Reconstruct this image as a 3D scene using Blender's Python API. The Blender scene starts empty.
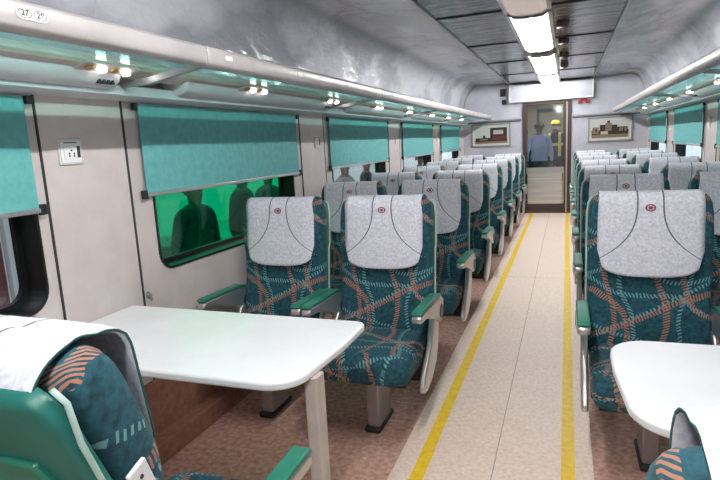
import bpy, math, random
from mathutils import Matrix, Vector
C = bpy.data.collections.new('coach_interior'); bpy.context.scene.collection.children.link(C)
SC = bpy.context.scene
PI = math.pi

# ---------------------------------------------------------------- camera, world, exposure
cam = bpy.data.objects.new('camera', bpy.data.cameras.new('camera')); C.objects.link(cam)
RX = (0.9363, 0.0113, -0.351); RY = (0.3473, -0.1776, 0.9208)
rx = Vector(RX).normalized(); ry = Vector(RY); ry = (ry - rx*ry.dot(rx)).normalized(); rz = rx.cross(ry)   # world axes seen from the lens
if rz.y > 0: rz = -rz
right = Vector((rx[0], ry[0], rz[0])); down = Vector((rx[1], ry[1], rz[1])); fwd = Vector((rx[2], ry[2], rz[2]))
M = Matrix((right, -down, -fwd)).transposed().to_4x4(); M.translation = Vector((0.28, 0, 1.4))
cam.matrix_world = M
cam.data.sensor_width = 36; cam.data.lens = 548.5/720*36; cam.data.clip_start = 0.02
SC.camera = cam
w = bpy.data.worlds.new('sky'); SC.world = w; w.use_nodes = True
bg = w.node_tree.nodes['Background']; bg.inputs[0].default_value = (0.80, 0.90, 1.0, 1); bg.inputs[1].default_value = 0.55
SC.view_settings.view_transform = 'Standard'; SC.view_settings.look = 'None'
SC.view_settings.gamma = 1; SC.view_settings.exposure = 1.6; SC.view_settings.use_curve_mapping = False
SC.cycles.max_bounces = 8; SC.cycles.diffuse_bounces = 4; SC.cycles.transparent_max_bounces = 12
LAMP = 1.0; TUBE = 105.0
SC.cycles.sample_clamp_indirect = 4.0

# ---------------------------------------------------------------- node expressions
class X:
    def __init__(s, t, v): s.t = t; s.v = v
    def op(s, o, *a):
        n = s.t.nodes.new('ShaderNodeMath'); n.operation = o
        for i, q in enumerate((s,) + a):
            if isinstance(q, X):
                if isinstance(q.v, (int, float)): n.inputs[i].default_value = q.v
                else: s.t.links.new(q.v, n.inputs[i])
            else: n.inputs[i].default_value = q
        return X(s.t, n.outputs[0])
    def __add__(s, o): return s.op('ADD', o)
    def __sub__(s, o): return s.op('SUBTRACT', o)
    def __mul__(s, o): return s.op('MULTIPLY', o)
    def __truediv__(s, o): return s.op('DIVIDE', o)
    def __pow__(s, o): return s.op('POWER', o)
    def abs(s): return s.op('ABSOLUTE')
    def sin(s): return s.op('SINE')
    def fr(s): return s.op('FRACT')
    def lt(s, o): return s.op('LESS_THAN', o)
    def gt(s, o): return s.op('GREATER_THAN', o)
    def max(s, o): return s.op('MAXIMUM', o)
    def sqrt(s): return s.op('SQRT')
    def atan2(s, o): return s.op('ARCTAN2', o)

def mat(name, col, rough=0.5, metal=0.0, emit=None, spec=None, coat=0.0):
    m = bpy.data.materials.new(name); m.use_nodes = True
    b = m.node_tree.nodes['Principled BSDF']
    b.inputs['Base Color'].default_value = (*col, 1); b.inputs['Roughness'].default_value = rough
    b.inputs['Metallic'].default_value = metal
    if coat: b.inputs['Coat Weight'].default_value = coat; b.inputs['Coat Roughness'].default_value = 0.1
    if spec is not None: b.inputs['Specular IOR Level'].default_value = spec
    if emit: b.inputs['Emission Color'].default_value = (*emit[:3], 1); b.inputs['Emission Strength'].default_value = emit[3]
    return m
def nn(m, typ, **kw):
    n = m.node_tree.nodes.new(typ)
    for k, v in kw.items():
        if k in n.inputs: n.inputs[k].default_value = v
        else: setattr(n, k, v)
    return n
def lk(m, a, b): m.node_tree.links.new(a, b)
def noise(m, scale, detail=3, coord='Object', vec_scale=None):
    tc = nn(m, 'ShaderNodeTexCoord'); no = nn(m, 'ShaderNodeTexNoise'); no.inputs['Scale'].default_value = scale; no.inputs['Detail'].default_value = detail
    if vec_scale:
        mp = nn(m, 'ShaderNodeMapping'); mp.inputs['Scale'].default_value = vec_scale; lk(m, tc.outputs[coord], mp.inputs[0]); lk(m, mp.outputs[0], no.inputs['Vector'])
    else: lk(m, tc.outputs[coord], no.inputs['Vector'])
    return no.outputs['Fac']
def mixc(m, fac, a, b):
    n = nn(m, 'ShaderNodeMix', data_type='RGBA')
    if isinstance(fac, X): fac = fac.v
    if isinstance(fac, float): n.inputs[0].default_value = fac
    else: lk(m, fac, n.inputs[0])
    for q, i in ((a, 6), (b, 7)):
        if isinstance(q, tuple): n.inputs[i].default_value = (*q, 1)
        else: lk(m, q, n.inputs[i])
    return n.outputs[2]
def ramp(m, fac, p0, p1):
    n = nn(m, 'ShaderNodeMapRange'); n.inputs[1].default_value = p0; n.inputs[2].default_value = p1; lk(m, fac, n.inputs[0]); return n.outputs[0]
def bsdf(m): return m.node_tree.nodes['Principled BSDF']
def setc(m, s): lk(m, s, bsdf(m).inputs['Base Color'])
def bump(m, h, st, dist=0.01):
    b = nn(m, 'ShaderNodeBump'); b.inputs['Strength'].default_value = st; b.inputs['Distance'].default_value = dist
    lk(m, h.v if isinstance(h, X) else h, b.inputs['Height']); lk(m, b.outputs[0], bsdf(m).inputs['Normal'])

Mt = {}
def speckled(name, c0, c1, scale, rough=0.5, p=(0.35, 0.65), bs=0.0, **k):
    m = mat(name, c0, rough, **k); f = noise(m, scale, 4); setc(m, mixc(m, ramp(m, f, *p), c0, c1))
    if bs: bump(m, f, bs)
    Mt[name] = m; return m
speckled('wall_laminate', (0.56, 0.50, 0.485), (0.61, 0.55, 0.535), 9, 0.42)
speckled('end_laminate', (0.56, 0.56, 0.64), (0.62, 0.62, 0.70), 7, 0.4)
speckled('aisle_vinyl', (0.74, 0.56, 0.455), (0.88, 0.74, 0.64), 55, 0.5, (0.3, 0.7))
speckled('brown_carpet', (0.40, 0.20, 0.145), (0.68, 0.44, 0.355), 38, 0.75, (0.3, 0.7))
speckled('yellow_tape', (0.80, 0.50, 0.005), (0.90, 0.62, 0.01), 30, 0.5)
speckled('rack_white', (0.38, 0.36, 0.36), (0.46, 0.435, 0.435), 5, 0.32)
speckled('duct_white', (0.60, 0.60, 0.63), (0.66, 0.66, 0.69), 5, 0.35)
speckled('table_white', (0.80, 0.81, 0.83), (0.84, 0.85, 0.87), 6, 0.3)
speckled('beige_metal', (0.50, 0.42, 0.38), (0.56, 0.48, 0.44), 12, 0.4)
speckled('green_plastic', (0.015, 0.17, 0.11), (0.022, 0.21, 0.14), 8, 0.35)
speckled('shell_green', (0.008, 0.13, 0.105), (0.012, 0.16, 0.13), 8, 0.4)
speckled('shell_rim_lit', (0.40, 0.56, 0.51), (0.46, 0.62, 0.56), 8, 0.4)  # shell green made paler for the light its edge catches
speckled('shade_cloth', (0.105, 0.38, 0.375), (0.14, 0.45, 0.445), 25, 0.7)
speckled('brown_trunk', (0.26, 0.12, 0.075), (0.36, 0.18, 0.12), 30, 0.6)
Mt['silver'] = mat('silver', (0.62, 0.60, 0.60), 0.28, 0.85)
Mt['grey_metal'] = mat('grey_metal', (0.42, 0.41, 0.43), 0.35, 0.6)
Mt['dark'] = mat('dark', (0.012, 0.012, 0.014), 0.5)
Mt['groove'] = mat('groove', (0.03, 0.028, 0.028), 0.6)
Mt['gasket'] = mat('gasket', (0.006, 0.007, 0.007), 0.35)
Mt['white_plastic'] = mat('white_plastic', (0.80, 0.80, 0.80), 0.3)
Mt['dark_shoe'] = mat('dark_shoe', (0.02, 0.02, 0.022), 0.5)
Mt['bronze'] = mat('bronze', (0.10, 0.075, 0.07), 0.35, 0.6)
Mt['red'] = mat('red', (0.40, 0.02, 0.02), 0.4)
Mt['crest'] = mat('crest', (0.25, 0.03, 0.05), 0.8)
Mt['gold'] = mat('gold', (0.42, 0.25, 0.07), 0.4, 0.6)
m = mat('brushed_steel', (0.55, 0.53, 0.52), 0.3, 0.75); f = noise(m, 5, 3, vec_scale=(.3, 1, 14)); setc(m, mixc(m, ramp(m, f, .3, .7), (0.58, .56, .55), (0.80, .78, .77))); Mt['brushed_steel'] = m
# rippled mirror steel of the middle ceiling panels, glossy silver coving
m = mat('ceiling_steel', (0.30, 0.32, 0.34), 0.16, 0.9); f = noise(m, 3.0, 3, vec_scale=(1.2, 4.0, 1)); setc(m, mixc(m, ramp(m, f, .40, .62), (0.025, .03, .035), (0.24, .25, .28))); bump(m, f, 0.25, 0.03); Mt['ceiling_steel'] = m  # pale streaks in the base colour stand in for reflections of the lit racks
m = mat('coving_silver', (0.5, 0.5, 0.55), 0.16, 0.0); f = noise(m, 1.6, 6, vec_scale=(1.5, .8, 1.5)); setc(m, mixc(m, ramp(m, f, .44, .56), (0.33, .335, .38), (0.54, .54, .60))); bump(m, f, 0.5, 0.10); Mt['coving_silver'] = m
def glass(name, tint, gloss=0.12):
    m = bpy.data.materials.new(name); m.use_nodes = True; t = m.node_tree; t.nodes.remove(t.nodes['Principled BSDF'])
    tr = nn(m, 'ShaderNodeBsdfTransparent'); tr.inputs[0].default_value = (*tint, 1)
    gl = nn(m, 'ShaderNodeBsdfGlossy'); gl.inputs['Roughness'].default_value = 0.05; gl.inputs[0].default_value = (0.9, 0.95, 0.95, 1)
    mx = nn(m, 'ShaderNodeMixShader'); mx.inputs[0].default_value = gloss
    lk(m, tr.outputs[0], mx.inputs[1]); lk(m, gl.outputs[0], mx.inputs[2]); lk(m, mx.outputs[0], t.nodes['Material Output'].inputs[0]); Mt[name] = m
glass('green_glass', (0.03, 0.80, 0.50), 0.08); glass('clear_glass', (0.80, 0.84, 0.84), 0.08); glass('shelf_glass', (0.70, 0.93, 0.89), 0.15)
def translucent_diffuser():
    m = bpy.data.materials.new('lamp_diffuser'); m.use_nodes = True; t = m.node_tree; t.nodes.remove(t.nodes['Principled BSDF'])
    tr = nn(m, 'ShaderNodeBsdfTransparent'); em = nn(m, 'ShaderNodeEmission'); em.inputs[1].default_value = LAMP*1.6
    mx = nn(m, 'ShaderNodeMixShader'); mx.inputs[0].default_value = 0.35
    lk(m, tr.outputs[0], mx.inputs[1]); lk(m, em.outputs[0], mx.inputs[2]); lk(m, mx.outputs[0], t.nodes['Material Output'].inputs[0]); Mt['lamp_diffuser'] = m
translucent_diffuser()
Mt['lamp_tube'] = mat('lamp_tube', (1, 1, 1), 0.5, emit=(1.0, 0.985, 0.97, TUBE))
Mt['lamp_on'] = mat('lamp_on', (1, 1, 1), 0.5, emit=(1.0, 0.985, 0.97, LAMP))
Mt['lamp_dim'] = mat('lamp_dim', (0.7, 0.6, 0.55), 0.4, emit=(1.0, 0.84, 0.76, 0.10))
Mt['read_lamp'] = mat('read_lamp', (1, 1, 1), 0.5, emit=(1.0, 0.97, 0.9, 3.0))

# patterned seat cloth: teal ground with stitched orange and pale strokes
def cloth():
    m = mat('seat_cloth', (0.02, 0.11, 0.14), 0.85); t = m.node_tree
    uv = nn(m, 'ShaderNodeUVMap'); sp = nn(m, 'ShaderNodeSeparateXYZ'); lk(m, uv.outputs[0], sp.inputs[0])
    wn = X(t, noise(m, 14, 2)) - 0.5
    u = X(t, sp.outputs[0]) + wn*0.02; v0 = X(t, sp.outputs[1]) + wn*0.03
    v = (v0/0.42).fr()*0.42
    def band(d, s, hw, fq, k, duty=0.5): return d.abs().lt(hw)*((s*fq + d*k).fr().lt(duty))
    o1 = band(v - 0.10 - (u+.25)*0.34 - (u*9).sin()*0.02, u, .013, 85, 25)
    o2 = band(u - 0.03 - (v*9).sin()*0.045, v, .012, 82, -25)
    r = ((u+.27)*(u+.27) + (v-.10)*(v-.10)).sqrt(); a = (v-.10).atan2(u+.27)
    o3 = band(r - .19, a, .012, 16, 25)
    r2 = ((u-.30)*(u-.30) + (v-.34)*(v-.34)).sqrt(); a2 = (v-.34).atan2(u-.30)
    o4 = band(r2 - .16, a2, .012, 14, -25)
    c1 = band(u + .085 - (v*14).sin()*0.03, v, .009, 66, 34, .4)
    c2 = band(v - .27 + u*0.25 - (u*16).sin()*0.02, u, .010, 66, 30, .4)
    c3 = band(u - .15 + (v*11).sin()*0.03, v, .009, 66, -34, .4)
    c4 = band(v - .06 + u*0.3, u, .009, 66, -30, .4)
    o5 = band(u + .165 - (v*10).sin()*0.03, v, .011, 80, 25); c5 = band(v - .20 - u*0.55, u, .009, 66, 30, .4); c6 = band(v - .36 + (u*12).sin()*.03, u, .010, 66, -30, .4)
    c1 = c1.max(c5).max(c6); o1 = o1.max(o5)
    base = mixc(m, ramp(m, noise(m, 60, 3), .3, .7), (0.003, 0.034, 0.052), (0.014, 0.105, 0.140))
    x = mixc(m, (c1.max(c2).max(c3).max(c4)*0.75), base, (0.20, 0.44, 0.47))
    x = mixc(m, (o1.max(o2).max(o3).max(o4)*0.85), x, (0.44, 0.19, 0.11))
    setc(m, x); bump(m, noise(m, 260, 2), 0.2, 0.002); bsdf(m).inputs['Sheen Weight'].default_value = 0.06
    return m
Mt['seat_cloth'] = cloth()
def cover():
    m = mat('cover_cloth', (0.7, 0.7, 0.75), 0.85); t = m.node_tree
    uv = nn(m, 'ShaderNodeUVMap'); sp = nn(m, 'ShaderNodeSeparateXYZ'); lk(m, uv.outputs[0], sp.inputs[0])
    u = X(t, sp.outputs[0]); v = X(t, sp.outputs[1])
    d = (u.abs() - 0.050 - (v.max(0.02)-0.02)**3.0*8.0).abs()
    line = d.lt(0.0032)*v.lt(0.30)
    base = mixc(m, ramp(m, noise(m, 90, 5), .35, .65), (0.55, 0.56, 0.64), (0.76, 0.76, 0.83))
    setc(m, mixc(m, line*0.9, base, (0.03, 0.07, 0.07))); bump(m, noise(m, 120, 2), 0.15, 0.002)
    return m
Mt['cover_cloth'] = cover(); Mt['cover_edge'] = mat('cover_edge', (0.02, 0.10, 0.09), 0.8)

# ---------------------------------------------------------------- mesh builder
class MB:
    def __init__(s): s.v = []; s.f = []; s.mi = []; s.uv = {}
    def add(s, vs, fs, mi=0, uvs=None):
        b = len(s.v); s.v += [tuple(p) for p in vs]
        for f in fs: s.f.append([b+i for i in f]); s.mi.append(mi)
        if uvs:
            for i, q in enumerate(uvs): s.uv[b+i] = q
        return s
    def box(s, x0, x1, y0, y1, z0, z1, mi=0):
        return s.add([(x0,y0,z0),(x1,y0,z0),(x1,y1,z0),(x0,y1,z0),(x0,y0,z1),(x1,y0,z1),(x1,y1,z1),(x0,y1,z1)],
              [(0,3,2,1),(4,5,6,7),(0,1,5,4),(1,2,6,5),(2,3,7,6),(3,0,4,7)], mi)
    def prism(s, prof, axis, a, b, mi=0):
        def P(p, q): return {'x': (q, p[0], p[1]), 'y': (p[0], q, p[1]), 'z': (p[0], p[1], q)}[axis]
        n = len(prof)
        return s.add([P(p, a) for p in prof] + [P(p, b) for p in prof],
              [tuple(range(n))[::-1], tuple(range(n, 2*n))] + [(i, (i+1) % n, n+(i+1) % n, n+i) for i in range(n)], mi)
    def tube(s, p0, p1, r0, r1=None, n=12, mi=0):
        r1 = r0 if r1 is None else r1; p0 = Vector(p0); p1 = Vector(p1); d = (p1-p0).normalized()
        a = d.orthogonal().normalized(); b = d.cross(a); vs = []
        for p, r in ((p0, r0), (p1, r1)):
            for i in range(n): t = 2*PI*i/n; vs.append(p + a*math.cos(t)*r + b*math.sin(t)*r)
        return s.add(vs, [tuple(range(n))[::-1], tuple(range(n, 2*n))] + [(i, (i+1) % n, n+(i+1) % n, n+i) for i in range(n)], mi)
    def rings(s, rings, mi=0, cap=True, uvs=None):
        n = len(rings[0]); vs = [p for r in rings for p in r]; fs = []
        for k in range(len(rings)-1):
            for i in range(n): fs.append((k*n+i, k*n+(i+1) % n, (k+1)*n+(i+1) % n, (k+1)*n+i))
        if cap: fs += [tuple(range(n))[::-1], tuple(range((len(rings)-1)*n, len(rings)*n))]
        return s.add(vs, fs, mi, [q for r in uvs for q in r] if uvs else None)
    def build(s, name, mats, parent=None, bevel=0, smooth=False, sub=0, seg=2, loc=None):
        me = bpy.data.meshes.new(name); me.from_pydata(s.v, [], s.f)
        for q in (mats if isinstance(mats, (list, tuple)) else [mats]): me.materials.append(Mt[q] if isinstance(q, str) else q)
        for p, i in zip(me.polygons, s.mi): p.material_index = i; p.use_smooth = smooth
        if s.uv:
            l = me.uv_layers.new(name='UVMap')
            for lp in me.loops: l.data[lp.index].uv = s.uv.get(lp.vertex_index, (0, 0))
        me.update(); o = bpy.data.objects.new(name, me); C.objects.link(o)
        import bmesh
        bm = bmesh.new(); bm.from_mesh(me); bmesh.ops.recalc_face_normals(bm, faces=bm.faces); bm.to_mesh(me); bm.free()
        if parent: o.parent = parent
        if loc: o.location = loc
        if bevel:
            b = o.modifiers.new('round', 'BEVEL'); b.width = bevel; b.segments = seg; b.limit_method = 'ANGLE'; b.angle_limit = 0.6
            for p in me.polygons: p.use_smooth = True
            b.harden_normals = False; me.set_sharp_from_angle(angle=0.7)
        if sub: b = o.modifiers.new('soft', 'SUBSURF'); b.levels = sub; b.render_levels = sub
        return o
def rrect(cx, cy, hx, hy, r, n=6):
    out = []
    for sx, sy, a0 in ((1, 1, 0), (-1, 1, PI/2), (-1, -1, PI), (1, -1, 1.5*PI)):
        for i in range(n+1): a = a0 + PI/2*i/n; out.append((cx+sx*(hx-r)+r*math.cos(a), cy+sy*(hy-r)+r*math.sin(a)))
    return out
def supel(hx, hy, e, n=28):
    out = []
    for i in range(n):
        a = 2*PI*(i+.5)/n; c = math.cos(a); s = math.sin(a)
        out.append((hx*math.copysign(abs(c)**(2/e), c), hy*math.copysign(abs(s)**(2/e), s)))
    return out
def thing(name, label, cat, loc=(0,0,0), rz=0, group=None):
    o = bpy.data.objects.new(name, None); C.objects.link(o); o.location = loc; o.rotation_euler = (0, 0, rz); o.empty_display_size = .1
    o['label'] = label; o['category'] = cat
    if group: o['group'] = group
    return o
def tag(o, label, cat, group=None):
    o['label'] = label; o['category'] = cat
    if group: o['group'] = group
    return o
def struct(o): o['kind'] = 'structure'; return o
KIDS = {}
def copy_tree(o, parent=None):
    c = o.copy(); C.objects.link(c); c.parent = parent
    for ch in o.children: copy_tree(ch, c)
    return c

HW = 1.54; Y0 = -2.56; Y1 = 10.52; P = 2.14; WC = [0.65 + P*k for k in (-1, 0, 1, 2, 3, 4)]

# ---------------------------------------------------------------- shell
struct(MB().box(-HW-.1, HW+.1, Y0, Y1, -.05, 0).build('floor', 'brown_carpet'))
a = MB().box(-.415, .40, Y0, Y1, 0, .004)
fl = struct(a.build('floor_runner', 'aisle_vinyl'))
g = MB().box(-.0025, .0025, Y0, Y1, .0041, .0047)
for yy in (1.2, 5.6): g.box(-.41, .395, yy, yy+.004, .0041, .0047)
struct(g.build('floor_seam', mat('seam', (0.46, 0.34, 0.28), .6)))
for s in (-1, 1): struct(MB().box(s*.30-.028, s*.30+.028, Y0, Y1-.02, .004, .0055).build('floor_stripe', 'yellow_tape'))

def wall_side(s, name):
    b = MB(); xi = s*HW; xo = s*(HW+.11); zt = 1.84; hz0, hz1, hw_ = .85, 1.60, .72
    ring = 4*7
    for c in WC:
        hole = rrect(c + (.09 if s < 0 and abs(c-.65) < .01 else 0), (hz0+hz1)/2, hw_, (hz1-hz0)/2, .09)
        out = []
        for (y, z) in hole:          # matching loop on the bay's rectangle
            dy = y - c; dz = z - (hz0+hz1)/2
            k = min((P/2)/max(abs(dy), 1e-6) if True else 9, ((zt-0)/2)/max(abs(dz), 1e-6))
            out.append((y, z, dy, dz))
        rect = []
        zc = (hz0+hz1)/2
        for i, (y, z, dy, dz) in enumerate(out):
            q = i // 7; t = (i % 7)/6
            sy, sz = ((1, 1), (-1, 1), (-1, -1), (1, -1))[q]
            Yc = c + sy*P/2; Zc = zt if sz > 0 else 0
            # first half of a corner's points run along one side, second half along the other
            horiz_first = q in (1, 3)
            if abs(t-.5) < 1e-6: rect.append((Yc, Zc))
            elif (t < .5) != horiz_first: rect.append((Yc, z + (Zc-z)*(t if t < .5 else 1-t)*2))
            else: rect.append((y + (Yc-y)*(t if t < .5 else 1-t)*2, Zc))
        n = len(hole)
        for x in (xi, xo):
            b.add([(x, *p) for p in hole] + [(x, *p) for p in rect], [(i, (i+1) % n, n+(i+1) % n, n+i) for i in range(n)])
    b.box(min(xi, xo), max(xi, xo), WC[-1]+P/2, Y1, 0, zt)
    b.box(min(xi, xo), max(xi, xo), Y0, WC[0]-P/2+.001, 0, zt)
    b.box(min(xi, xo), max(xi, xo), Y0, Y1+.1, zt, 2.5)
    struct(b.build(name, 'wall_laminate'))
    for k, c in enumerate(WC):
        idx = k + (0 if s < 0 else 6) + 1
        wc = c
        if s < 0 and k == 1: c += .09
        hole = rrect(c, (hz0+hz1)/2, hw_, (hz1-hz0)/2, .09); inner = rrect(c, (hz0+hz1)/2, hw_-.012, (hz1-hz0)/2-.012, .08)
        inner2 = rrect(c, (hz0+hz1)/2, hw_-.035, (hz1-hz0)/2-.035, .07)
        R = MB(); R.rings([[(xi+s*.004, *p) for p in hole], [(xi-s*.006, *p) for p in hole], [(xi-s*.006, *p) for p in inner], [(s*(HW+.085), *p) for p in inner], [(s*(HW+.085), *p) for p in inner2], [(s*(HW+.105), *p) for p in inner2], [(s*(HW+.105), *p) for p in hole]], cap=False)
        wn = struct(R.build('window_%d' % idx, 'gasket'))
        G = MB(); G.prism(inner2, 'x', s*(HW+.090), s*(HW+.096))
        G.build('glass', 'green_glass' if (s < 0 and k == 2) else 'clear_glass', wn)
    # laminate pillar panels between the windows, with dark joints
    for k in range(len(WC)-1):
        c = (WC[k]+WC[k+1])/2
        t = MB(); t.box(xi-s*.006, xi, c-.205, c+.205, .36, 1.70); t.box(xi-s*.0055, xi-s*.001, c-.214, c-.2055, .36, 1.70, 1); t.box(xi-s*.0065, xi-s*.001, c+.2055, c+.219, .36, 1.70, 1)
        struct(t.build('trim_%d' % (k+1+(0 if s < 0 else 10)), ['wall_laminate', 'groove']))
    struct(MB().box(xi-s*.02, xi, Y0, Y1, .0, .36).box(xi-s*.10, xi, Y0, Y1, 0, .10).build('baseboard_' + ('left' if s < 0 else 'right'), 'brown_trunk', bevel=.006))
wall_side(-1, 'wall_left'); wall_side(1, 'wall_right')

# coved ceiling and mirror-steel centre
def ceil_side(s, name):
    pr = [(.69, 2.33), (.90, 2.345), (1.12, 2.36), (1.25, 2.365)]
    for i in range(1, 15): a = PI/2*i/14; pr.append((1.25+.285*math.sin(a), 1.80+.565*math.cos(a)))
    pr += [(1.54, 1.78)]
    ys = [Y0 + (Y1-Y0)*i/60 for i in range(61)]
    b = MB(); vs = [(s*x, y, z) for y in ys for x, z in pr]; n = len(pr)
    b.add(vs, [(j*n+i, j*n+i+1, (j+1)*n+i+1, (j+1)*n+i) for j in range(60) for i in range(n-1)])
    o = struct(b.build(name, 'coving_silver', smooth=True))
    sm = MB()
    for yy in [1.84 + P*k for k in range(-1, 5)]:      # panel joints of the coving
        for i in range(n-1):
            (x0, z0), (x1, z1) = pr[i], pr[i+1]
            sm.add([(s*(x0-.001), yy, z0-.002), (s*(x0-.001), yy+.006, z0-.002), (s*(x1-.001), yy+.006, z1-.002), (s*(x1-.001), yy, z1-.002)], [(0,1,2,3)])
    sm.build('panel_joint', 'grey_metal', o)
ceil_side(-1, 'ceiling_left'); ceil_side(1, 'ceiling_right')
b = MB(); b.box(-.69, .69, Y0, Y1, 2.33, 2.40)
ce = struct(b.build('ceiling', 'ceiling_steel'))
for k, yy in enumerate([-1.4, .1, 1.5, 2.95, 4.42, 5.9, 7.35, 8.85]): MB().box(-.69, .69, yy, yy+.022, 2.322, 2.331).build('panel_joint', 'dark', ce)
for s in (-1, 1): struct(MB().box(s*.69-.008, s*.69+.008, Y0, Y1, 2.318, 2.334).build('trim_%d' % (21 if s < 0 else 22), 'grey_metal'))

# rear and end walls
struct(MB().box(-HW-.1, HW+.1, Y0-.06, Y0, -.05, 2.5).build('wall_front', 'end_laminate'))
DX0, DX1, DZ = -.46, .34, 1.985
b = MB(); b.box(-HW, DX0, Y1, Y1+.06, 0, 2.45).box(DX1, HW, Y1, Y1+.06, 0, 2.45).box(DX0, DX1, Y1, Y1+.06, DZ, 2.45)
we = struct(b.build('wall_back', 'end_laminate'))
# dark edge where the coving meets the end wall
pr = [(.69, 2.325), (1.25, 2.36)] + [(1.25+.28*math.sin(PI/2*i/12), 1.80+.56*math.cos(PI/2*i/12)) for i in range(1, 11)]
for s in (-1, 1):
    b = MB()
    for i in range(len(pr)-1):
        (x0, z0), (x1, z1) = pr[i], pr[i+1]; b.tube((s*x0, Y1-.01, z0), (s*x1, Y1-.01, z1), .014, n=6)
    struct(b.build('trim_%d' % (23 if s < 0 else 24), 'grey_metal'))
# door frame and half-glazed steel door
b = MB(); b.box(DX0-.01, DX0+.05, Y1-.03, Y1+.07, 0, DZ).box(DX1-.10, DX1+.01, Y1-.03, Y1+.07, 0, DZ).box(DX0+.05, DX1-.1, Y1-.03, Y1+.07, DZ-.05, DZ).box(DX0+.05, DX1-.1, Y1-.02, Y1+.1, 0, .045)
dr = struct(b.build('door_1', 'bronze', bevel=.004))
dx0, dx1 = DX0+.05, DX1-.10
MB().box(DX1-.075, DX1-.05, Y1-.045, Y1-.03, .02, DZ-.02).build('handrail', 'beige_metal', dr, bevel=.003)
lf = MB(); lf.box(dx0, dx1, Y1+.02, Y1+.05, .045, .17, 1).box(dx0, dx1, Y1+.015, Y1+.05, .72, .83, 2).box(dx0, dx0+.02, Y1+.02, Y1+.05, .83, 1.93, 1).box(dx1-.02, dx1, Y1+.02, Y1+.05, .83, 1.93, 1)
lf.build('door_leaf', ['bronze', 'bronze', 'silver'], dr)
MB().box(dx0+.02, dx1-.03, Y1+.018, Y1+.05, .17, .72).build('kick_panel', 'brushed_steel', dr, bevel=.004)
MB().box(dx0+.02, dx1-.02, Y1+.032, Y1+.038, .83, 1.93).build('glass', 'clear_glass', dr)
# header box above the door
hd = MB().box(-.70, .70, Y1-.09, Y1, 2.02, 2.315).build('door_header_box', 'end_laminate', bevel=.006)
tag(hd, 'pale boxed header panel above the end doorway under the ceiling', 'panel')
fr = MB(); fr.box(-.70, .70, Y1-.096, Y1-.09, 2.005, 2.03).box(-.70, -.675, Y1-.096, Y1-.09, 2.03, 2.315).box(.675, .70, Y1-.096, Y1-.09, 2.03, 2.315)
fr.build('edge_trim', 'white_plastic', hd)
# sloping ledges either side of the door at rack height
for s, (x0, x1), nm in ((-1, (-1.52, -.50), 'left'), (1, (.37, 1.52), 'right')):
    b = MB().prism([(Y1, 1.67), (Y1-.05, 1.70), (Y1-.05, 1.715), (Y1, 1.73)], 'x', x0, x1)
    tag(b.build('wall_ledge', 'grey_metal'), 'thin grey ledge on the end wall, %s of the door' % nm, 'ledge')

# pictures on the end wall
def picture(s, x0, x1, z0, z1, label):
    t = thing('framed_picture', label, 'picture', ((x0+x1)/2, Y1, (z0+z1)/2), 0, 'framed pictures on the end wall')
    hx, hz = (x1-x0)/2, (z1-z0)/2
    b = MB()
    for (a0, a1, c0, c1) in ((-hx, hx, hz-.022, hz), (-hx, hx, -hz, -hz+.022), (-hx, -hx+.022, -hz, hz), (hx-.022, hx, -hz, hz)): b.box(a0, a1, -.03, -.001, c0, c1)
    b.build('frame', 'grey_metal', t, bevel=.003)
    MB().box(-hx+.02, hx-.02, -.014, -.004, -hz+.02, hz-.02).build('mat_board', mat('mat_board', (.72, .70, .64), .7), t)
    a = MB(); cols = ['art_sky', 'art_dark', 'art_tan', 'art_red', 'art_pale']; f = -.0145
    a.box(-hx+.06, hx-.06, f-.001, f, -hz+.06, hz-.06, 0)
    iw, ih = hx-.06, hz-.06
    def R(u0, u1, w0, w1, mi, d): a.box(iw*u0, iw*u1, f-.001-.0006*d, f, ih*w0, ih*w1, mi)
    if s > 0:     # hill fort skyline
        R(-1, 1, -1, -.62, 2, 1); R(-1, 1, -.62, -.1, 1, 1); R(-.95, -.6, -.5, .25, 2, 2); R(-.55, -.25, -.3, .5, 1, 2); R(-.25, .1, -.2, .7, 2, 2); R(-.15, 0, .7, .95, 1, 2)
        R(.1, .4, -.2, .45, 1, 2); R(.4, .95, -.45, .2, 1, 2); R(.5, .7, -.3, .1, 2, 3); R(-.5, -.1, -.6, -.25, 4, 3); R(-.8, -.7, -.3, 0, 1, 3); R(.78, .9, -.3, .1, 2, 3)
    else:         # dark locomotive
        R(-1, 1, -1, -.55, 2, 1); R(-.05, .98, -.75, .9, 1, 2); R(.15, .75, .1, .6, 4, 3); R(-.95, 0, -.75, -.3, 1, 2); R(.1, .9, -.55, -.15, 3, 3); R(-.7, -.2, -.6, -.4, 2, 3); R(-.5, -.35, -.3, .0, 1, 2)
    a.build('print', [mat('art_sky', (.60, .62, .60), .6), mat('art_dark', (.035, .028, .025), .6), mat('art_tan', (.26, .19, .12), .6), mat('art_red', (.16, .03, .03), .6), mat('art_pale', (.55, .50, .46), .6)], t)
picture(-1, -1.385, -.68, 1.245, 1.66, 'framed photo of a dark locomotive on the end wall, left of the door')
picture(1, .62, 1.32, 1.245, 1.66, 'framed sepia picture of a hill fort on the end wall, right of the door')
b = MB().box(-.86, -.76, Y1-.02, Y1, 2.13, 2.26).box(-.85, -.77, Y1-.024, Y1-.02, 2.14, 2.19, 1)
tag(b.build('wall_speaker', ['groove', 'dark'], bevel=.004), 'dark square speaker panel on the end wall beside the header box', 'speaker')
tag(MB().box(-.83, -.76, Y1-.02, Y1, 1.99, 2.07).build('control_socket', 'dark', bevel=.004), 'small black square socket under the speaker panel', 'socket')
b = MB().box(.49, .60, Y1-.04, Y1, 1.95, 1.99).box(.455, .52, Y1-.05, Y1, 1.92, 1.96).box(.575, .64, Y1-.05, Y1, 1.915, 1.955)
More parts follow.
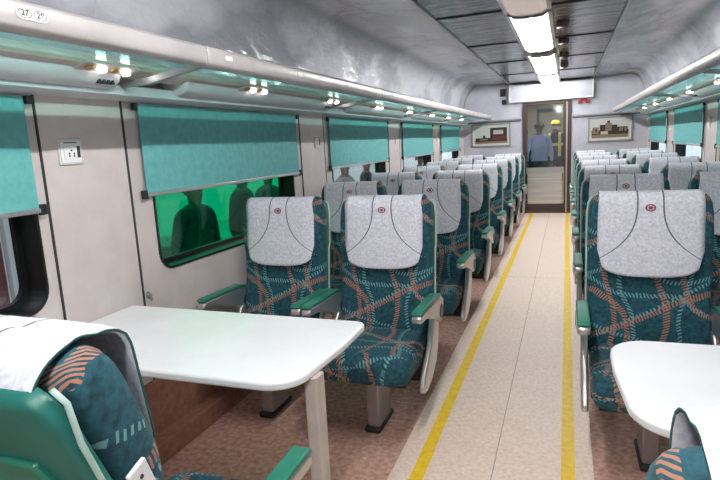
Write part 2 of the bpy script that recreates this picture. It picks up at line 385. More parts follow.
tag(b.build('alarm_handle', 'red', bevel=.006), 'small red alarm handle on the end wall right of the door top', 'alarm')

# ---------------------------------------------------------------- ceiling lights
segs = [(-2.3, -.1, 1), (.0, 2.2, 1), (2.3, 4.42, 0), (4.5, 6.35, 1), (6.75, 8.75, 1), (8.95, 10.42, 1)]
names = ['fluorescent ceiling light behind the viewpoint', 'fluorescent ceiling light directly overhead', 'unlit beige ceiling light box nearest in view', 'lit fluorescent ceiling light box following the beige unlit one',
         'lit fluorescent ceiling light box in the middle of the row', 'short lit ceiling light box next to the end wall']
for (y0, y1, on), nm in zip(segs, names):
    t = thing('ceiling_light', nm, 'ceiling light', (0, y0, 2.33), 0, 'ceiling light strip')
    L = y1-y0
    pr = [(-.135, -.001), (-.135, -.03), (-.10, -.052), (0, -.058), (.10, -.052), (.135, -.03), (.135, -.001)]
    MB().prism(pr, 'y', .03, L-.03).build('diffuser', 'lamp_diffuser' if on else 'lamp_dim', t)
    if on: MB().tube((0, .04, -.030), (0, L-.04, -.030), .011, n=10).build('fluorescent_tube', 'lamp_tube', t)
    h = MB().box(-.165, -.137, 0, L, -.035, -.001).box(.137, .165, 0, L, -.035, -.001).prism([(p[0]*1.03, p[1]*1.06) for p in pr], 'y', 0, .028).prism([(p[0]*1.03, p[1]*1.06) for p in pr], 'y', L-.028, L)
    h.build('housing', 'silver', t)
for yy in (6.40,):
    t = MB().box(-.13, .13, yy, yy+.3, 2.285, 2.329).box(-.09, .09, yy+.06, yy+.24, 2.28, 2.285, 1)
    tag(t.build('smoke_detector_panel', ['beige_metal', 'bronze'], bevel=.004), 'brown fitting between two ceiling light boxes', 'panel')
rng = random.Random(3)
for i, yy in enumerate((3.95, 5.2, 6.1, 7.2, 8.2)):
    b = MB(); b.tube((.24, yy, 2.329), (.24, yy, 2.285), .055, .045, 16); b.tube((.24, yy, 2.285), (.24, yy, 2.275), .03, .02, 12)
    tag(b.build('ceiling_diffuser', 'bronze'), 'round dark vent beside the ceiling lights, %s' % ('nearest the camera', 'second nearest the camera', 'middle one of the five', 'second furthest from the camera', 'furthest from the camera')[i], 'vent', 'round ceiling vents')

# ---------------------------------------------------------------- luggage racks
def rack(s, nm):
    t = thing('luggage_rack', 'long %s-hand overhead luggage rack with green glass shelf and beige rail' % nm, 'luggage rack', (0, 0, 0))
    joints = [1.84 + P*k for k in range(-2, 5)]
    ya = [Y0] + [j for j in joints if j > Y0+.1 and j < 10.1] + [10.40]
    rail = [(1.000, 1.752), (1.004, 1.738), (1.018, 1.728), (1.045, 1.726), (1.066, 1.735), (1.070, 1.760), (1.066, 1.785), (1.045, 1.805), (1.020, 1.806), (1.004, 1.795), (1.000, 1.775)]
    for i in range(len(ya)-1):
        y0, y1 = ya[i], ya[i+1]
        MB().prism([(s*x, z) for x, z in rail], 'y', y0+.002, y1-.002).build('front_rail', 'rack_white', t, bevel=.004)
        MB().prism([(s*1.066, 1.736), (s*1.066, 1.744), (s*1.345, 1.755), (s*1.345, 1.747)], 'y', y0+.004, y1-.004).build('glass_shelf', 'shelf_glass', t)
        # bracket
        MB().prism([(s*1.05, 1.728), (s*1.05, 1.75), (s*1.45, 1.70), (s*1.45, 1.685), (s*1.30, 1.688)], 'y', y0+.02, y0+.045).build('bracket', 'grey_metal', t, bevel=.003)
    ch = [(1.345, 1.768), (1.335, 1.755), (1.345, 1.742), (1.42, 1.718), (1.42, 1.775), (1.52, 1.785), (1.52, 1.80), (1.39, 1.79)]
    MB().prism([(s*x, z) for x, z in ch], 'y', Y0, 10.42).build('back_channel', 'beige_metal', t)
    MB().prism([(s*x, z) for x, z in [(1.44, 1.655), (1.535, 1.640), (1.535, 1.70), (1.46, 1.70)]], 'y', Y0, 10.45).build('lower_rail', 'duct_white', t, bevel=.004)
    for k in range(-1, 5):
        y1 = 1.80 + P*k; y0 = max(y1-1.75, Y0)
        if y1 < 0: continue
        if y1 > 10.4: y1 = 10.4
        if y1-y0 < .3: continue
        b = MB().prism([(s*x, z) for x, z in [(1.375, 1.725), (1.385, 1.700), (1.41, 1.680), (1.47, 1.668), (1.53, 1.665), (1.53, 1.76), (1.375, 1.76)]], 'y', y0, y1)
        d = b.build('service_duct', 'duct_white', t, bevel=.02, seg=3)
        v = MB()
        for q in range(4): v.box(*sorted((s*1.385, s*1.42)), y1-.12+q*.022, y1-.108+q*.022, 1.684, 1.700)
        v.build('vent_slots', 'dark', d)
    # brushed end plates filling the gap under the rack
    for k in range(12):
        yl = 1.56 + 1.07*(k-1)
        if yl > 10: break
        b = MB().prism([(s*1.305, 1.741), (s*1.40, 1.716), (s*1.41, 1.730), (s*1.31, 1.7465)], 'y', yl, yl+.26)
        r = b.build('reading_light', 'beige_metal', t, bevel=.004)
        for q, (dy, on) in enumerate(((.04, 0), (.10, 1), (.16, 0), (.22, 1))):
            MB().tube((s*1.345, yl+dy, 1.737), (s*1.342, yl+dy, 1.717 if on else 1.724), .020, .015, 14).build('lamp_lens' if on else 'lamp_socket', 'read_lamp' if on else 'gold', r)
    return t
RL = rack(-1, 'left'); RR = rack(1, 'right')
def plate(s, y, txt, rackobj, small=False):
    x = s*.9985; sc = .6 if small else 1
    b = MB().prism(rrect(y, 1.770, .046*sc, .0155*sc, .015*sc), 'x', x, x - s*.0018)
    p = b.build('seat_number_plate', 'white_plastic', rackobj)
    ob = MB()
    for q in (-.022, .022):
        if small: break
        o1 = [(x - s*.0022, y+q+.0195*math.cos(a_*PI/10), 1.770+.0125*math.sin(a_*PI/10)) for a_ in range(20)]
        o2 = [(x - s*.0022, y+q+.0175*math.cos(a_*PI/10), 1.770+.0108*math.sin(a_*PI/10)) for a_ in range(20)]
        ob.rings([o1, o2], cap=False)
    if not small:
        ob.build('number_ring', 'groove', p)
        for k, word in enumerate(txt.split()):
            cu = bpy.data.curves.new('number', 'FONT'); cu.body = word; cu.size = .021; cu.align_x = 'CENTER'; cu.align_y = 'CENTER'; cu.offset = .0006
            t = bpy.data.objects.new('seat_number', cu); C.objects.link(t); cu.materials.append(Mt['groove'])
            t2 = bpy.data.meshes.new_from_object(t.evaluated_get(bpy.context.evaluated_depsgraph_get())); bpy.data.objects.remove(t); t = bpy.data.objects.new('seat_number', t2); C.objects.link(t)
            t.location = (x - s*.0026, y + (k*2-1)*.022*(1 if s < 0 else -1), 1.770)
            t.rotation_euler = (PI/2, 0, PI/2 if s < 0 else -PI/2); t.parent = p
plate(-1, 1.098, '27 28', RL)
for y in (1.98, 2.62, 3.3, 4.3, 5.4): plate(-1, y, '', RL, True)

# ---------------------------------------------------------------- roller shades
order = ['nearest the camera', 'second along from the camera', 'third along', 'fourth along', 'last one before the end wall']
proto = None
def make_shade(s):
    t = thing('roller_shade', '', 'window shade')
    n = 18; vs = []; x = -s*0
    b = MB(); prof = [(0.0, .44), (.004, .30), (.002, .15), (0, 0)]
    b.box(-.001, .001, -.775, .775, .012, .412); b.build('shade_cloth', 'shade_cloth', t)
    MB().box(-.008, .006, -.785, .785, -.004, .014).build('bottom_rail', 'silver', t, bevel=.003)
    for q in (-1, 1):
        MB().box(-.012, .008, q*.79-.014, q*.79+.014, -.012, .028).build('rail_clip', 'dark', t, bevel=.004)
        MB().box(-.010, .012, q*.795-.012, q*.795+.012, .385, .414).build('roller_bracket', 'dark', t, bevel=.003)
    return t
first = make_shade(1)
used = False
for s, side in ((-1, 'left'), (1, 'right')):
    for k, c in enumerate(WC[1:] if s > 0 else WC[:]):
        if k == 0 and s > 0: pass
        if s < 0 and k == 0: pass
        y = c
        if s > 0 and k == 0: continue
        if y > 10.4: continue
        i = round((y-.65)/P)+1
        o = first if not used else copy_tree(first)
        used = True
        if y > 10: continue
        o.location = (s*(HW-.022), y + (.03 if (s < 0 and i == 1) else 0), 1.22); o['group'] = 'teal roller shades on the %s wall' % side
        if i < 1:
            o['label'] = 'teal roller shade on the %s wall behind the viewpoint' % side
        elif s < 0:
            o['label'] = ['teal roller shade at the left edge, above the seat facing away', 'wide teal roller shade half down over the green-tinted window', 'teal roller shade on the left wall, next after the green-tinted window',
                          'teal roller shade on the left wall, second from the end wall', 'narrowest-looking teal roller shade on the left wall by the end wall'][i-1]
        else:
            o['label'] = ['teal roller shade on right wall above the table', 'teal roller shade on the right wall by the front row', 'teal roller shade cut by the right edge of the view', 'wide teal roller shade on the right wall, second from the end wall',
                          'teal roller shade on the right wall closest to the end wall'][i-1]

# sockets and switches on the pillars
def switch(s, y, z, hw, hh, label, detail):
    t = thing('wall_switch', label, 'switch', (s*(HW-.006), y, z), 0, 'switch plates on the window pillars')
    MB().box(*sorted((-s*.001, -s*.010)), -hw, hw, -hh, hh).build('plate', 'white_plastic', t, bevel=.003)
    b = MB().box(*sorted((-s*.010, -s*.013)), -hw*.62, hw*.45, -hh*.62, hh*.62); b.build('socket_face', 'white_plastic', t, bevel=.002)
    if detail:
        e = MB()
        for (dy, dz) in ((-.012, -.016), (.010, -.016), (-.001, .006), (-.012, -.006), (.010, -.006)): e.tube((-s*.0125, dy, dz), (-s*.0137, dy, dz), .0042, n=8)
        e.box(*sorted((-s*.0125, -s*.0135)), .026, .040, -.022, .022).box(*sorted((-s*.010, -s*.0108)), -.030, .03, .034, .038)
        f_ = MB()
        for q in (-1, 1): f_.box(*sorted((-s*.010, -s*.0106)), q*(hw-.006)-.001, q*(hw-.006)+.001, -hh+.005, hh-.005); f_.box(*sorted((-s*.010, -s*.0106)), -hw+.005, hw-.005, q*(hh-.006)-.001, q*(hh-.006)+.001)
        f_.build('groove_line', 'grey_metal', t)
        e.build('socket_holes', 'groove', t)
switch(-1, 1.635, 1.432, .055, .048, 'square white power socket plate on the pillar nearest the camera', True)
switch(-1, 3.92, 1.44, .035, .045, 'small white switch plate on the pillar past the green-tinted window', True)
switch(-1, 6.05, 1.44, .022, .05, 'slim white switch on the third pillar of the left wall', False)
switch(-1, 8.2, 1.44, .022, .05, 'slim white switch on the pillar nearest the end wall, left wall', False)
switch(1, 6.05, 1.44, .03, .055, 'white switch plate on the right wall pillar nearer the camera', False)
switch(1, 8.2, 1.44, .022, .05, 'slim white switch on right wall pillar nearest the end wall', False)
hk = None
for i, y in enumerate((1.475, 1.965, 3.62)):
    b = MB().tube((-HW-.001, y, .765), (-HW+.02, y, .765), .008, .008, 10); b.tube((-HW+.018, y, .768), (-HW+.022, y, .74), .007, .005, 8); b.tube((-HW-.001, y, .765), (-HW+.004, y, .765), .016, n=14)
    tag(b.build('coat_hook', 'grey_metal'), 'small grey metal hook below the %s' % ('leftmost window, by the dark pillar joint', 'green-tinted window at its near lower corner', 'green-tinted window at its far lower corner')[i], 'hook', 'hooks under the windows')

# ---------------------------------------------------------------- seats
def make_seat(rec, arm_y, label, hang):
    t = thing('passenger_chair', label, 'seat')
    r = math.radians(rec); up = Vector((0, math.sin(r), math.cos(r))); bk = Vector((0, math.cos(r), -math.sin(r))); O = Vector((0, 0, .43 if hang else .41)); lk_ = 1.025 if hang else 1
    def bp(x, d, h): return O + Vector((x, 0, 0)) + bk*d + up*h*lk_
    # cushion
    rg = []; uvs = []
    for (y, hw, zc, hh) in ((.06, .215, .40, .045), (.05, .228, .398, .058), (0, .235, .395, .064), (-.10, .237, .394, .066), (-.22, .238, .394, .068), (-.32, .238, .396, .070), (-.375, .237, .394, .070), (-.405, .232, .388, .064), (-.420, .222, .383, .052), (-.427, .20, .380, .035)):
        se = supel(hw, hh, 4.5); rg.append([(x, y, zc+z) for x, z in se]); uvs.append([(x, -y*1.0 + .05 + (0 if z > 0 else .1)) for x, z in se])
    cu = MB().rings(rg, uvs=uvs).build('seat_cushion', 'seat_cloth', t, smooth=True)
    # backrest
    rg = []; uvs = []
    def prof(h):   # front depth, rear depth
        f = 0.0 - .022*math.exp(-((h-.12)/.10)**2)
        if h > .40: f = -.032*min(1, (h-.40)/.10)
        return f, .075 + .015*(h > .45)
    for h, kw, kt in ((-.04, .90, .7), (-.02, .95, .9), (.03, .98, 1), (.10, 1, 1), (.18, 1, 1), (.27, 1, 1), (.36, 1, 1), (.42, 1, 1), (.50, 1, 1), (.58, 1, 1), (.64, .99, 1), (.675, .975, .95), (.70, .94, .82), (.715, .89, .6), (.722, .82, .35)):
        f, b_ = prof(h); c = (f+b_)/2; hh = (b_-f)/2*kt; se = supel(.248*kw, hh, 5)
        rg.append([bp(x, c+d, h) for x, d in se]); uvs.append([(x + (d + hh)*math.copysign(1, x), h) for x, d in se])
    br = MB().rings(rg, uvs=uvs).build('backrest', 'seat_cloth', t, smooth=True)
    # rear shell, its light-catching rim painted paler
    rg = []
    outline = [(-.02, .20), (.02, .23), (.10, .246), (.35, .250), (.60, .250), (.66, .245), (.695, .23), (.715, .205)]
    for h, hw in outline:
        se = supel(hw, .022, 5); _, b_ = prof(h); rg.append([bp(x, b_+.012+d, h) for x, d in se])
    MB().rings(rg).build('rear_shell', 'shell_green', t, smooth=True)
    # light caught by both shell edges, put in as a pale strip
    for q in (-1, 1):
        b = MB()
        pts = [bp(q*.2505, prof(h)[1] + (.012 if hang else -.002), h) for h in [k*.03 for k in range(22)]] + [bp(q*.243, prof(.69)[1]-.002, .69), bp(q*.228, prof(.69)[1]-.002, .712)]
        b.rings([[p_ + Vector((math.cos(2*PI*j/8)*.0048, 0, 0)) + bk*(math.sin(2*PI*j/8)*.0048) for j in range(8)] for p_ in pts])
        b.build('shell_edge_glint', 'shell_rim_lit', t, smooth=True)
    # folded table on the rear
    b = MB(); pts = [(-.20, .10), (.20, .10), (.20, .54), (.17, .60), (-.17, .60), (-.20, .54)]; d0 = .098
    b.add([bp(x, d0+e, h) for e in (0, .035) for x, h in pts], [(0,1,2,3,4,5), (11,10,9,8,7,6)] + [(i, (i+1) % 6, 6+(i+1) % 6, 6+i) for i in range(6)])
    b.build('folding_tray', 'green_plastic', t, bevel=.006)
    # headrest cover
    path = []          # (depth, height or absolute point)
    pts = []
    for a in range(0, 9):
        th = PI/2*a/8; pts.append((.042 + .076*math.cos(th), .672 + .062*math.sin(th)))
    for a in range(1, 9):
        th = PI/2 + PI/2*a/8; pts.append((.020 + .062*math.cos(th) + (0 if a else 0), .672 + .062*math.sin(th)))
    ridx = len(pts) - 5
    P3 = [bp(0, d, h) for d, h in pts]
    if hang:
        P3 = P3[:-4]; e_ = P3[-1].copy()
        for q_ in ((-.025, .002), (-.050, -.002), (-.072, -.014), (-.084, -.034)): P3.append(e_ + Vector((0, q_[0], q_[1])))
    last = P3[-1]
    nf = 16; FL = .315
    dirv = -up if not hang else Vector((0, .10, -1)).normalized()
    if hang:
        e2 = bp(0, -.040, .385); FL = (e2-last).length; dirv = (e2-last).normalized()
    for i in range(1, nf+1): P3.append(last + dirv*FL*i/nf)
    S = [0]
    for i in range(1, len(P3)): S.append(S[-1] + (P3[i]-P3[i-1]).length)
    s0 = S[ridx]; tot = S[-1]
    def at(s):
        s = max(0, min(tot, s))
        for i in range(1, len(S)):
            if s <= S[i]: k = (s-S[i-1])/(S[i]-S[i-1]); return P3[i-1].lerp(P3[i], k)
        return P3[-1]
    NU, NV = 20, 44; vs = []; uv = []; CW = .204
    for j in range(NV+1):
        for i in range(NU+1):
            u = -1 + 2*i/NU; L = tot - .115*(1-(1-abs(u)**3.2)**(1/3.2)); s = L*j/NV; p = at(s).copy()
            fr = max(0, min(1, (s-s0)/.1))
            p += bk*(.018*abs(u)**5*fr)
            wd = CW*(1 + .02*fr)
            p.x = u*wd
            vs.append(p); uv.append((u*wd, s-s0))
    b = MB(); b.add(vs, [(j*(NU+1)+i, j*(NU+1)+i+1, (j+1)*(NU+1)+i+1, (j+1)*(NU+1)+i) for j in range(NV) for i in range(NU)], 0, uv)
    cv = b.build('headrest_cover', ['cover_cloth', 'cover_edge'], t, smooth=True)
    so = cv.modifiers.new('cloth', 'SOLIDIFY'); so.thickness = .005; so.offset = 0; so.material_offset_rim = 1
    # crest: oval ring, hub and spokes
    c0 = at(s0+.062); c1 = at(s0+.064); dn = (c1-c0).normalized(); nrm = Vector((1, 0, 0)).cross(dn).normalized()
    if nrm.y > 0: nrm = -nrm
    def cp(x, z): return c0 + Vector((x, 0, 0)) - dn*z + nrm*.0038
    e = MB(); N = 20
    e.rings([[cp(k_*.021*math.cos(2*PI*i/N), k_*.016*math.sin(2*PI*i/N)) for i in range(N)] for k_ in (1, .72)], cap=False)
    e.add([cp(.008*math.cos(2*PI*i/10), .006*math.sin(2*PI*i/10)) for i in range(10)], [tuple(range(10))])
    for i in range(6):
        a = PI*i/6*2; ca, sa = math.cos(a), math.sin(a)
        e.add([cp(.006*ca-.0015*sa, .005*sa+.0015*ca), cp(.017*ca-.0015*sa, .013*sa+.0015*ca), cp(.017*ca+.0015*sa, .013*sa-.0015*ca), cp(.006*ca+.0015*sa, .005*sa-.0015*ca)], [(0,1,2,3)])
    cr = e.build('embroidered_crest', 'crest', cv)
    # armrests with side skirts
    for q in (-1, 1):
        xa = q*.270
        f = arm_y
        pf = [(f, .612), (f+.004, .640), (f+.02, .648), (.04, .640), (.10, .60), (.09, .53), (.03, .50), (-.02, .53), (f+.10, .605)]
        arm = MB().prism(pf, 'x', xa-.024, xa+.024).build('armrest', 'silver', t, bevel=.008)
        MB().prism([(f+.006, .646), (f+.004, .656), (f+.02, .664), (-.01, .657), (.05, .640), (.045, .628), (-.01, .642)], 'x', xa-.025, xa+.025).build('armrest_pad', 'green_plastic', arm, bevel=.005)
        MB().tube((xa-.026, .035, .555), (xa+.028, .035, .555), .034, n=20).build('pivot_cap', 'bronze', arm)
        sk = [(.03, .545), (.075, .50), (.06, .40), (.0, .30), (-.10, .245), (-.20, .225), (-.255, .235), (-.268, .262), (-.245, .30), (-.17, .36), (-.09, .43), (-.035, .52), (0, .548)]
        MB().prism(sk, 'x', q*.243, q*.272).build('side_skirt', 'silver', t, bevel=.009, seg=3)
    MB().box(-.21, .21, -.36, .05, .30, .335).box(-.225, .225, -.05, .05, .20, .335).build('seat_frame', 'dark', t, bevel=.006)
    pd = MB().prism([(-.24, .012), (-.06, .012), (-.04, .30), (-.24, .30)], 'x', -.032, .032).build('pedestal', 'grey_metal', t, bevel=.006)
    MB().box(-.042, .042, -.265, -.03, 0, .028).build('floor_shoe', 'dark_shoe', pd, bevel=.01)
    MB().tube((0, -.03, .30), (0, .09, .30), .02).build('rear_strut', 'dark', t)
    if hang:
        for q in (-1, 1):
            b = MB(); b.add([bp(q*.262+dx, d, h) for dx in (-.004, .004) for d, h in ((.035, .44), (.075, .44), (.075, .53), (.035, .53))], [(0,1,2,3), (7,6,5,4), (0,1,5,4), (1,2,6,5), (2,3,7,6), (3,0,4,7)])
            bb = b.build('hinge_plate', 'white_plastic', t, bevel=.002)
            b = MB(); 
            for h in (.46, .485, .51): b.tube(bp(q*.2665, .055, h), bp(q*.2672, .055, h), .004, n=8)
            b.build('screw', 'groove', bb)
    return t
ordn = ['', 'second', 'third', 'fourth', 'fifth', 'sixth']
SX = [(-1.197, 'window', 'left'), (-.599, 'aisle', 'left'), (.622, 'aisle', 'right'), (1.220, 'window', 'right')]
seat = make_seat(7, -.36, '', False)
HY = 2.60; PITCH = 1.075
n = 0
for i in range(7):
    for x, kind, side in SX:
        o = seat if n == 0 else copy_tree(seat)
        n += 1
        o.location = (x, HY + PITCH*i, 0)
        row = 'front row behind the table' if i == 0 else ('last row by end wall' if i == 6 else ordn[i] + ' row from the table')
        o['label'] = 'teal %s seat with white cover, %s of aisle, %s' % (kind, side, row)
        o['group'] = 'forward rows of teal seats on the %s of the aisle' % side
near = make_seat(19, -.31, 'teal seat at lower left corner, seen from behind its green shell', True)
near.location = (-.605, .83, 0); near.rotation_euler = (0, 0, PI)
o = copy_tree(near); o.location = (.594, .755, 0); o['label'] = 'teal seat at lower right corner, only the top of its back in view'
for q in (near, o): q['group'] = 'reclined seats facing away beside the tables'

# ---------------------------------------------------------------- tables
def table(s, label):
    t = thing('train_table', label, 'table', (0, 0, 0), 0, 'white tables between facing seats')
    pts = [(HW-.008, 1.27), ]
    xn, yn, xf, yf = .405, 1.265, .41, 1.845
    pts = [(HW-.012, yn-.005)]
    rn = .11 if s < 0 else .13
    for i in range(9): a = PI/2*i/8; pts.append((xn+rn+.02-rn*math.sin(a), yn+rn-rn*math.cos(a)))
    pts += [(xn+.004, (yn+yf)/2+.05)]
    rf = .045 if s < 0 else .12
    for i in range(7): a = PI/2*i/6; pts.append((xf+rf-rf*math.cos(a), yf-rf+rf*math.sin(a)))
    pts.append((HW-.012, yf+.01))
    MB().prism([(s*x, y) for x, y in pts], 'z', .722, .75).build('tabletop', 'table_white', t, bevel=.008, seg=3)
    lx = .43 if s < 0 else .66
    MB().prism(rrect(s*lx, 1.41, .022, .03, .008, 3), 'z', .012, .722).build('leg', 'beige_metal', t)
    MB().box(s*lx-.05, s*lx+.05, 1.355, 1.465, 0, .014).build('foot_plate', 'dark_shoe', t, bevel=.004)
    for y in (1.36, 1.75): MB().prism([(s*(HW-.002), .40), (s*(HW-.02), .40), (s*(HW-.05), .60), (s*(HW-.40), .70), (s*(HW-.40), .722), (s*(HW-.002), .722)], 'y', y, y+.03).build('wall_bracket', 'grey_metal', t, bevel=.003)
table(-1, 'white laminate table on the left below the green-tinted window')
table(1, 'white laminate table on the right with a broad rounded corner')

# ---------------------------------------------------------------- people
def person(label, loc, rz, shirt, trous, skin=(.20, .11, .07), hair=(.01, .01, .01), h=1.68, cap=None, mask=False, vest=None, sleeves=True):
    k = h/1.72; bn = [ # name, pos, radius, parent
     ('pelvis', (0,0,.93), .135, None), ('waist', (0,0,1.08), .125, 0), ('chest', (0,0,1.28), .145, 1), ('neckb', (0,0,1.43), .085, 2), ('neck', (0,-.005,1.49), .052, 3), ('headb', (0,-.015,1.545), .062, 4), ('head', (0,-.015,1.62), .086, 5), ('top', (0,-.005,1.69), .05, 6)]
    for q in (-1, 1):
        b0 = len(bn)
        bn += [('sh', (q*.165,0,1.40), .062, 3), ('el', (q*.235,.02,1.12), .044, b0), ('wr', (q*.235,-.06,.88), .028, b0+1), ('hand', (q*.232,-.08,.80), .032, b0+2), ('fing', (q*.228,-.10,.73), .016, b0+3)]
        b1 = len(bn)
        bn += [('hip', (q*.09,0,.86), .092, 0), ('knee', (q*.10,-.015,.49), .058, b1), ('ank', (q*.10,.015,.09), .038, b1+1), ('toe', (q*.115,-.15,.035), .035, b1+2)]
    me = bpy.data.meshes.new('person'); me.from_pydata([tuple(c*k for c in b[1]) for b in bn], [(i, b[3]) for i, b in enumerate(bn) if b[3] is not None], [])
    o = bpy.data.objects.new('person', me); C.objects.link(o)
    m = o.modifiers.new('skin', 'SKIN'); m.use_smooth_shade = True
    for i, b in enumerate(bn): me.skin_vertices[0].data[i].radius = (b[2]*k*(1.25 if b[0] in ('waist', 'chest', 'pelvis') else 1), b[2]*k*(.85 if b[0] in ('waist', 'chest', 'pelvis') else 1))
    me.skin_vertices[0].data[0].use_root = True
    o.modifiers.new('soft', 'SUBSURF').levels = 1; o.modifiers[-1].render_levels = 2
    # clothing follows the body by height, in the body's own space
    mt = mat('clothes', shirt, .8); tc = nn(mt, 'ShaderNodeTexCoord'); sp = nn(mt, 'ShaderNodeSeparateXYZ'); lk(mt, tc.outputs['Object'], sp.inputs[0])
    z = X(mt.node_tree, sp.outputs[2]); ax = X(mt.node_tree, sp.outputs[0]).abs()
    c = mixc(mt, z.gt(.95*k), trous, shirt)
    if vest: c = mixc(mt, (z - 1.22*k).abs().lt(.03), c, vest); 
    if vest: c = mixc(mt, (ax - .10).abs().lt(.025)*z.gt(.98*k)*z.lt(1.46*k), c, vest)
    c = mixc(mt, z.gt(1.465*k), c, skin); c = mixc(mt, ax.gt(.19*k)*z.lt(.90*k), c, skin); c = mixc(mt, z.lt(.07*k), c, (.01, .01, .01))
    if mask: c = mixc(mt, z.gt(1.525*k)*z.lt(1.60*k), c, (.8, .8, .82))
    setc(mt, c); me.materials.append(mt)
    o.location = loc; o.rotation_euler = (0, 0, rz); tag(o, label, 'person')
    # hair or cap
    b = MB(); rg = []
    for i in range(7):
        a = PI/2*i/6; rr = .093*k*math.cos(a)+.004; zz = (1.635 + .085*math.sin(a))*k
        rg.append([(rr*math.cos(2*PI*j/18), rr*1.08*math.sin(2*PI*j/18)+.003, zz - (.0 if i else (.045*max(0, math.sin(2*PI*j/18)) )*k)) for j in range(18)])
    hm = mat('cap' if cap else 'hair', cap or hair, .7)
    hh = b.rings(rg).build('cap' if cap else 'hair', hm, o, smooth=True)
    if cap: MB().prism([(.08*k*math.cos(PI+PI*j/8), -.07*k + .10*k*math.sin(PI+PI*j/8)) for j in range(9)], 'z', 1.632*k, 1.642*k).build('cap_brim', hm, o)
    f = MB()
    for q in (-1, 1): f.tube((q*.030*k, -.088*k, 1.625*k), (q*.030*k, -.099*k, 1.625*k), .009*k, .006*k, 8)
    f.build('eye', 'dark', o)
    if not mask: MB().rings([[(xx*.012*k, -.090*k-.0, 1.618*k) for xx in (-.4, .4, 0)], [(xx*.016*k, (-.112+.01*abs(xx))*k, 1.588*k) for xx in (-1, 1, 0)], [(xx*.012*k, -.088*k, 1.577*k) for xx in (-1, 1, 0)]]).build('nose', mat('skin', skin, .6), o)
    for q in (-1, 1):
        b = MB(); b.rings([[(q*(.083+e*.014)*k, (.0+.017*math.cos(2*PI*j/8)*(1-e*.4))*k, (1.605+.028*math.sin(2*PI*j/8)*(1-e*.3))*k) for j in range(8)] for e in (0, 1)])
        b.build('ear', mat('skin', skin, .6), o, smooth=True)
    return o
person('person in a pale blue shirt standing behind the glass of the end door', (-.22, 11.35, 0), .1, (.42, .48, .82), (.03, .03, .05), h=1.66)
person('person in a dark jacket with yellow bands and a yellow cap behind the door glass', (.06, 12.1, 0), -.2, (.02, .03, .09), (.02, .02, .03), h=1.70, cap=(.75, .60, .05), mask=True, vest=(.75, .65, .15))
person('person in black clothing at the side behind the end door glass', (-.52, 11.5, 0), .5, (.012, .015, .03), (.01, .01, .01), h=1.55)

# ---------------------------------------------------------------- vestibule beyond the door
b = MB(); b.box(-1.5, 1.5, Y1+.1, 14.2, -.06, -.001).box(-1.0, -.94, Y1+.1, 14.2, 0, 2.3).box(.94, 1.0, Y1+.1, 14.2, 0, 2.3).box(-1.0, 1.0, Y1+.1, 14.2, 2.3, 2.36)
b.box(-1.0, -.35, 14.1, 14.2, 0, 2.3).box(.40, 1.0, 14.1, 14.2, 0, 2.3).box(-.35, .40, 14.1, 14.2, 1.95, 2.3).box(-.35, .40, 14.16, 14.2, 0, 1.95)
struct(b.build('vestibule_wall', mat('vestibule', (.62, .58, .50), .5)))
struct(MB().box(-.40, -.34, 14.06, 14.1, 0, 2.0).box(.39, .45, 14.06, 14.1, 0, 2.0).box(-.40, .45, 14.06, 14.1, 1.95, 2.02).build('door_2', mat('blue_frame', (.08, .14, .20), .4)))
tag(MB().prism(rrect(0, 12.0, .10, .45, .03), 'z', 2.27, 2.299).build('vestibule_lamp', mat('vestibule_light', (1,1,1), .5, emit=(1, .97, .9, 14))), 'lit lamp on the vestibule ceiling beyond the door', 'ceiling light')
tag(MB().box(.55, .93, 13.4, 14.0, .6, 1.9).build('electrical_cabinet', mat('yellow_panel', (.62, .55, .20), .5), bevel=.01), 'yellow cabinet beyond the end door', 'cabinet')

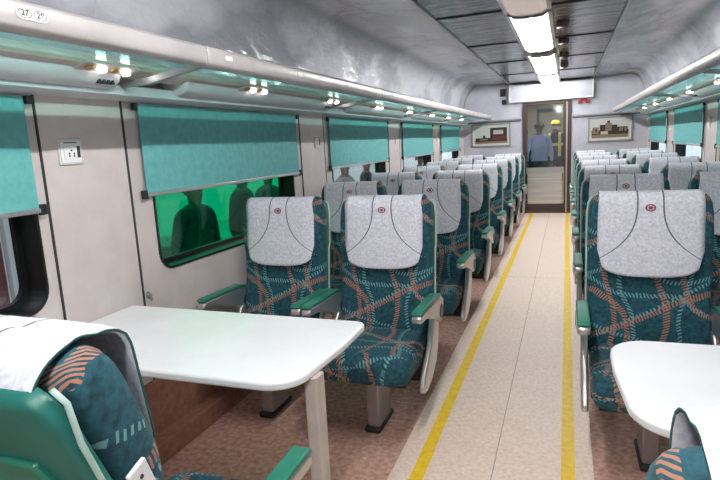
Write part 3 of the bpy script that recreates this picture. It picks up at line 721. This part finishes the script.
# ---------------------------------------------------------------- platform outside the windows
struct(MB().box(-12, -1.75, -6, 30, -.7, -.55).build('platform_ground', mat('platform', (.42, .42, .40), .8)))
b = MB().box(-9.2, -9, -6, 40, -.55, 4.0)
struct(b.build('station_wall', mat('station', (.60, .62, .60), .8)))
struct(MB().box(1.75, 9, -6, 30, -.7, -.55).build('platform_ground', mat('platform2', (.42, .42, .40), .8)))
t = thing('parked_coach', 'maroon railway coach with white window frames outside the leftmost window', 'railway coach', (-3.6, 0, -.5))
MB().box(-2.4, 0, -6, 2.80, 0, 3.2).build('body', mat('maroon', (.20, .035, .04), .4), t, bevel=.03)
b = MB()
for y in (-3.4, -1.6, .2, 1.55): b.box(0, .02, y-.4, y+.4, 1.5, 2.4)
b.build('window_frame', 'white_plastic', t)
b = MB()
for y in (-3.4, -1.6, .2, 1.55): b.box(.02, .024, y-.34, y+.34, 1.56, 2.34)
b.build('window_glass', 'dark', t)
MB().box(-.02, .03, 2.81, 2.90, .0, 3.0).build('corner_post', 'white_plastic', t)
for i, (x, y, rz, cs, ct, lb, hh) in enumerate(((-2.75, 3.95, 1.4, (.02, .03, .04), (.015, .02, .03), 'person in dark clothes on the platform, nearest behind the green glass', 1.75),
      (-3.0, 5.1, 1.7, (.03, .03, .03), (.02, .02, .02), 'person in black on the platform seen mid-window through the green glass', 1.8),
      (-2.85, 7.7, 1.3, (.30, .28, .28), (.03, .03, .04), 'person in a grey top on the platform, seen past the third shade', 1.75),
      (-3.1, 9.35, 1.6, (.04, .04, .05), (.10, .10, .12), 'person in a black top further along the platform on the left side', 1.72),
      (-2.75, 11.9, 1.6, (.12, .03, .03), (.02, .02, .03), 'person in a dark red top on the platform outside the fourth left window', 1.68),
      (-3.6, 6.7, 1.2, (.05, .07, .09), (.02, .02, .02), 'person on the platform by the far edge of the green glass', 1.7))):
    person(lb, (x, y, -.55), rz, cs, ct, h=hh)
b = MB().box(-4.4, -3.9, 4.9, 5.5, -.55, .35).box(-4.42, -3.88, 4.88, 5.52, .35, .4)
tag(b.build('luggage_trolley', mat('trolley', (.10, .12, .12), .5), bevel=.02), 'dark crate on the platform outside the green-tinted window', 'crate')
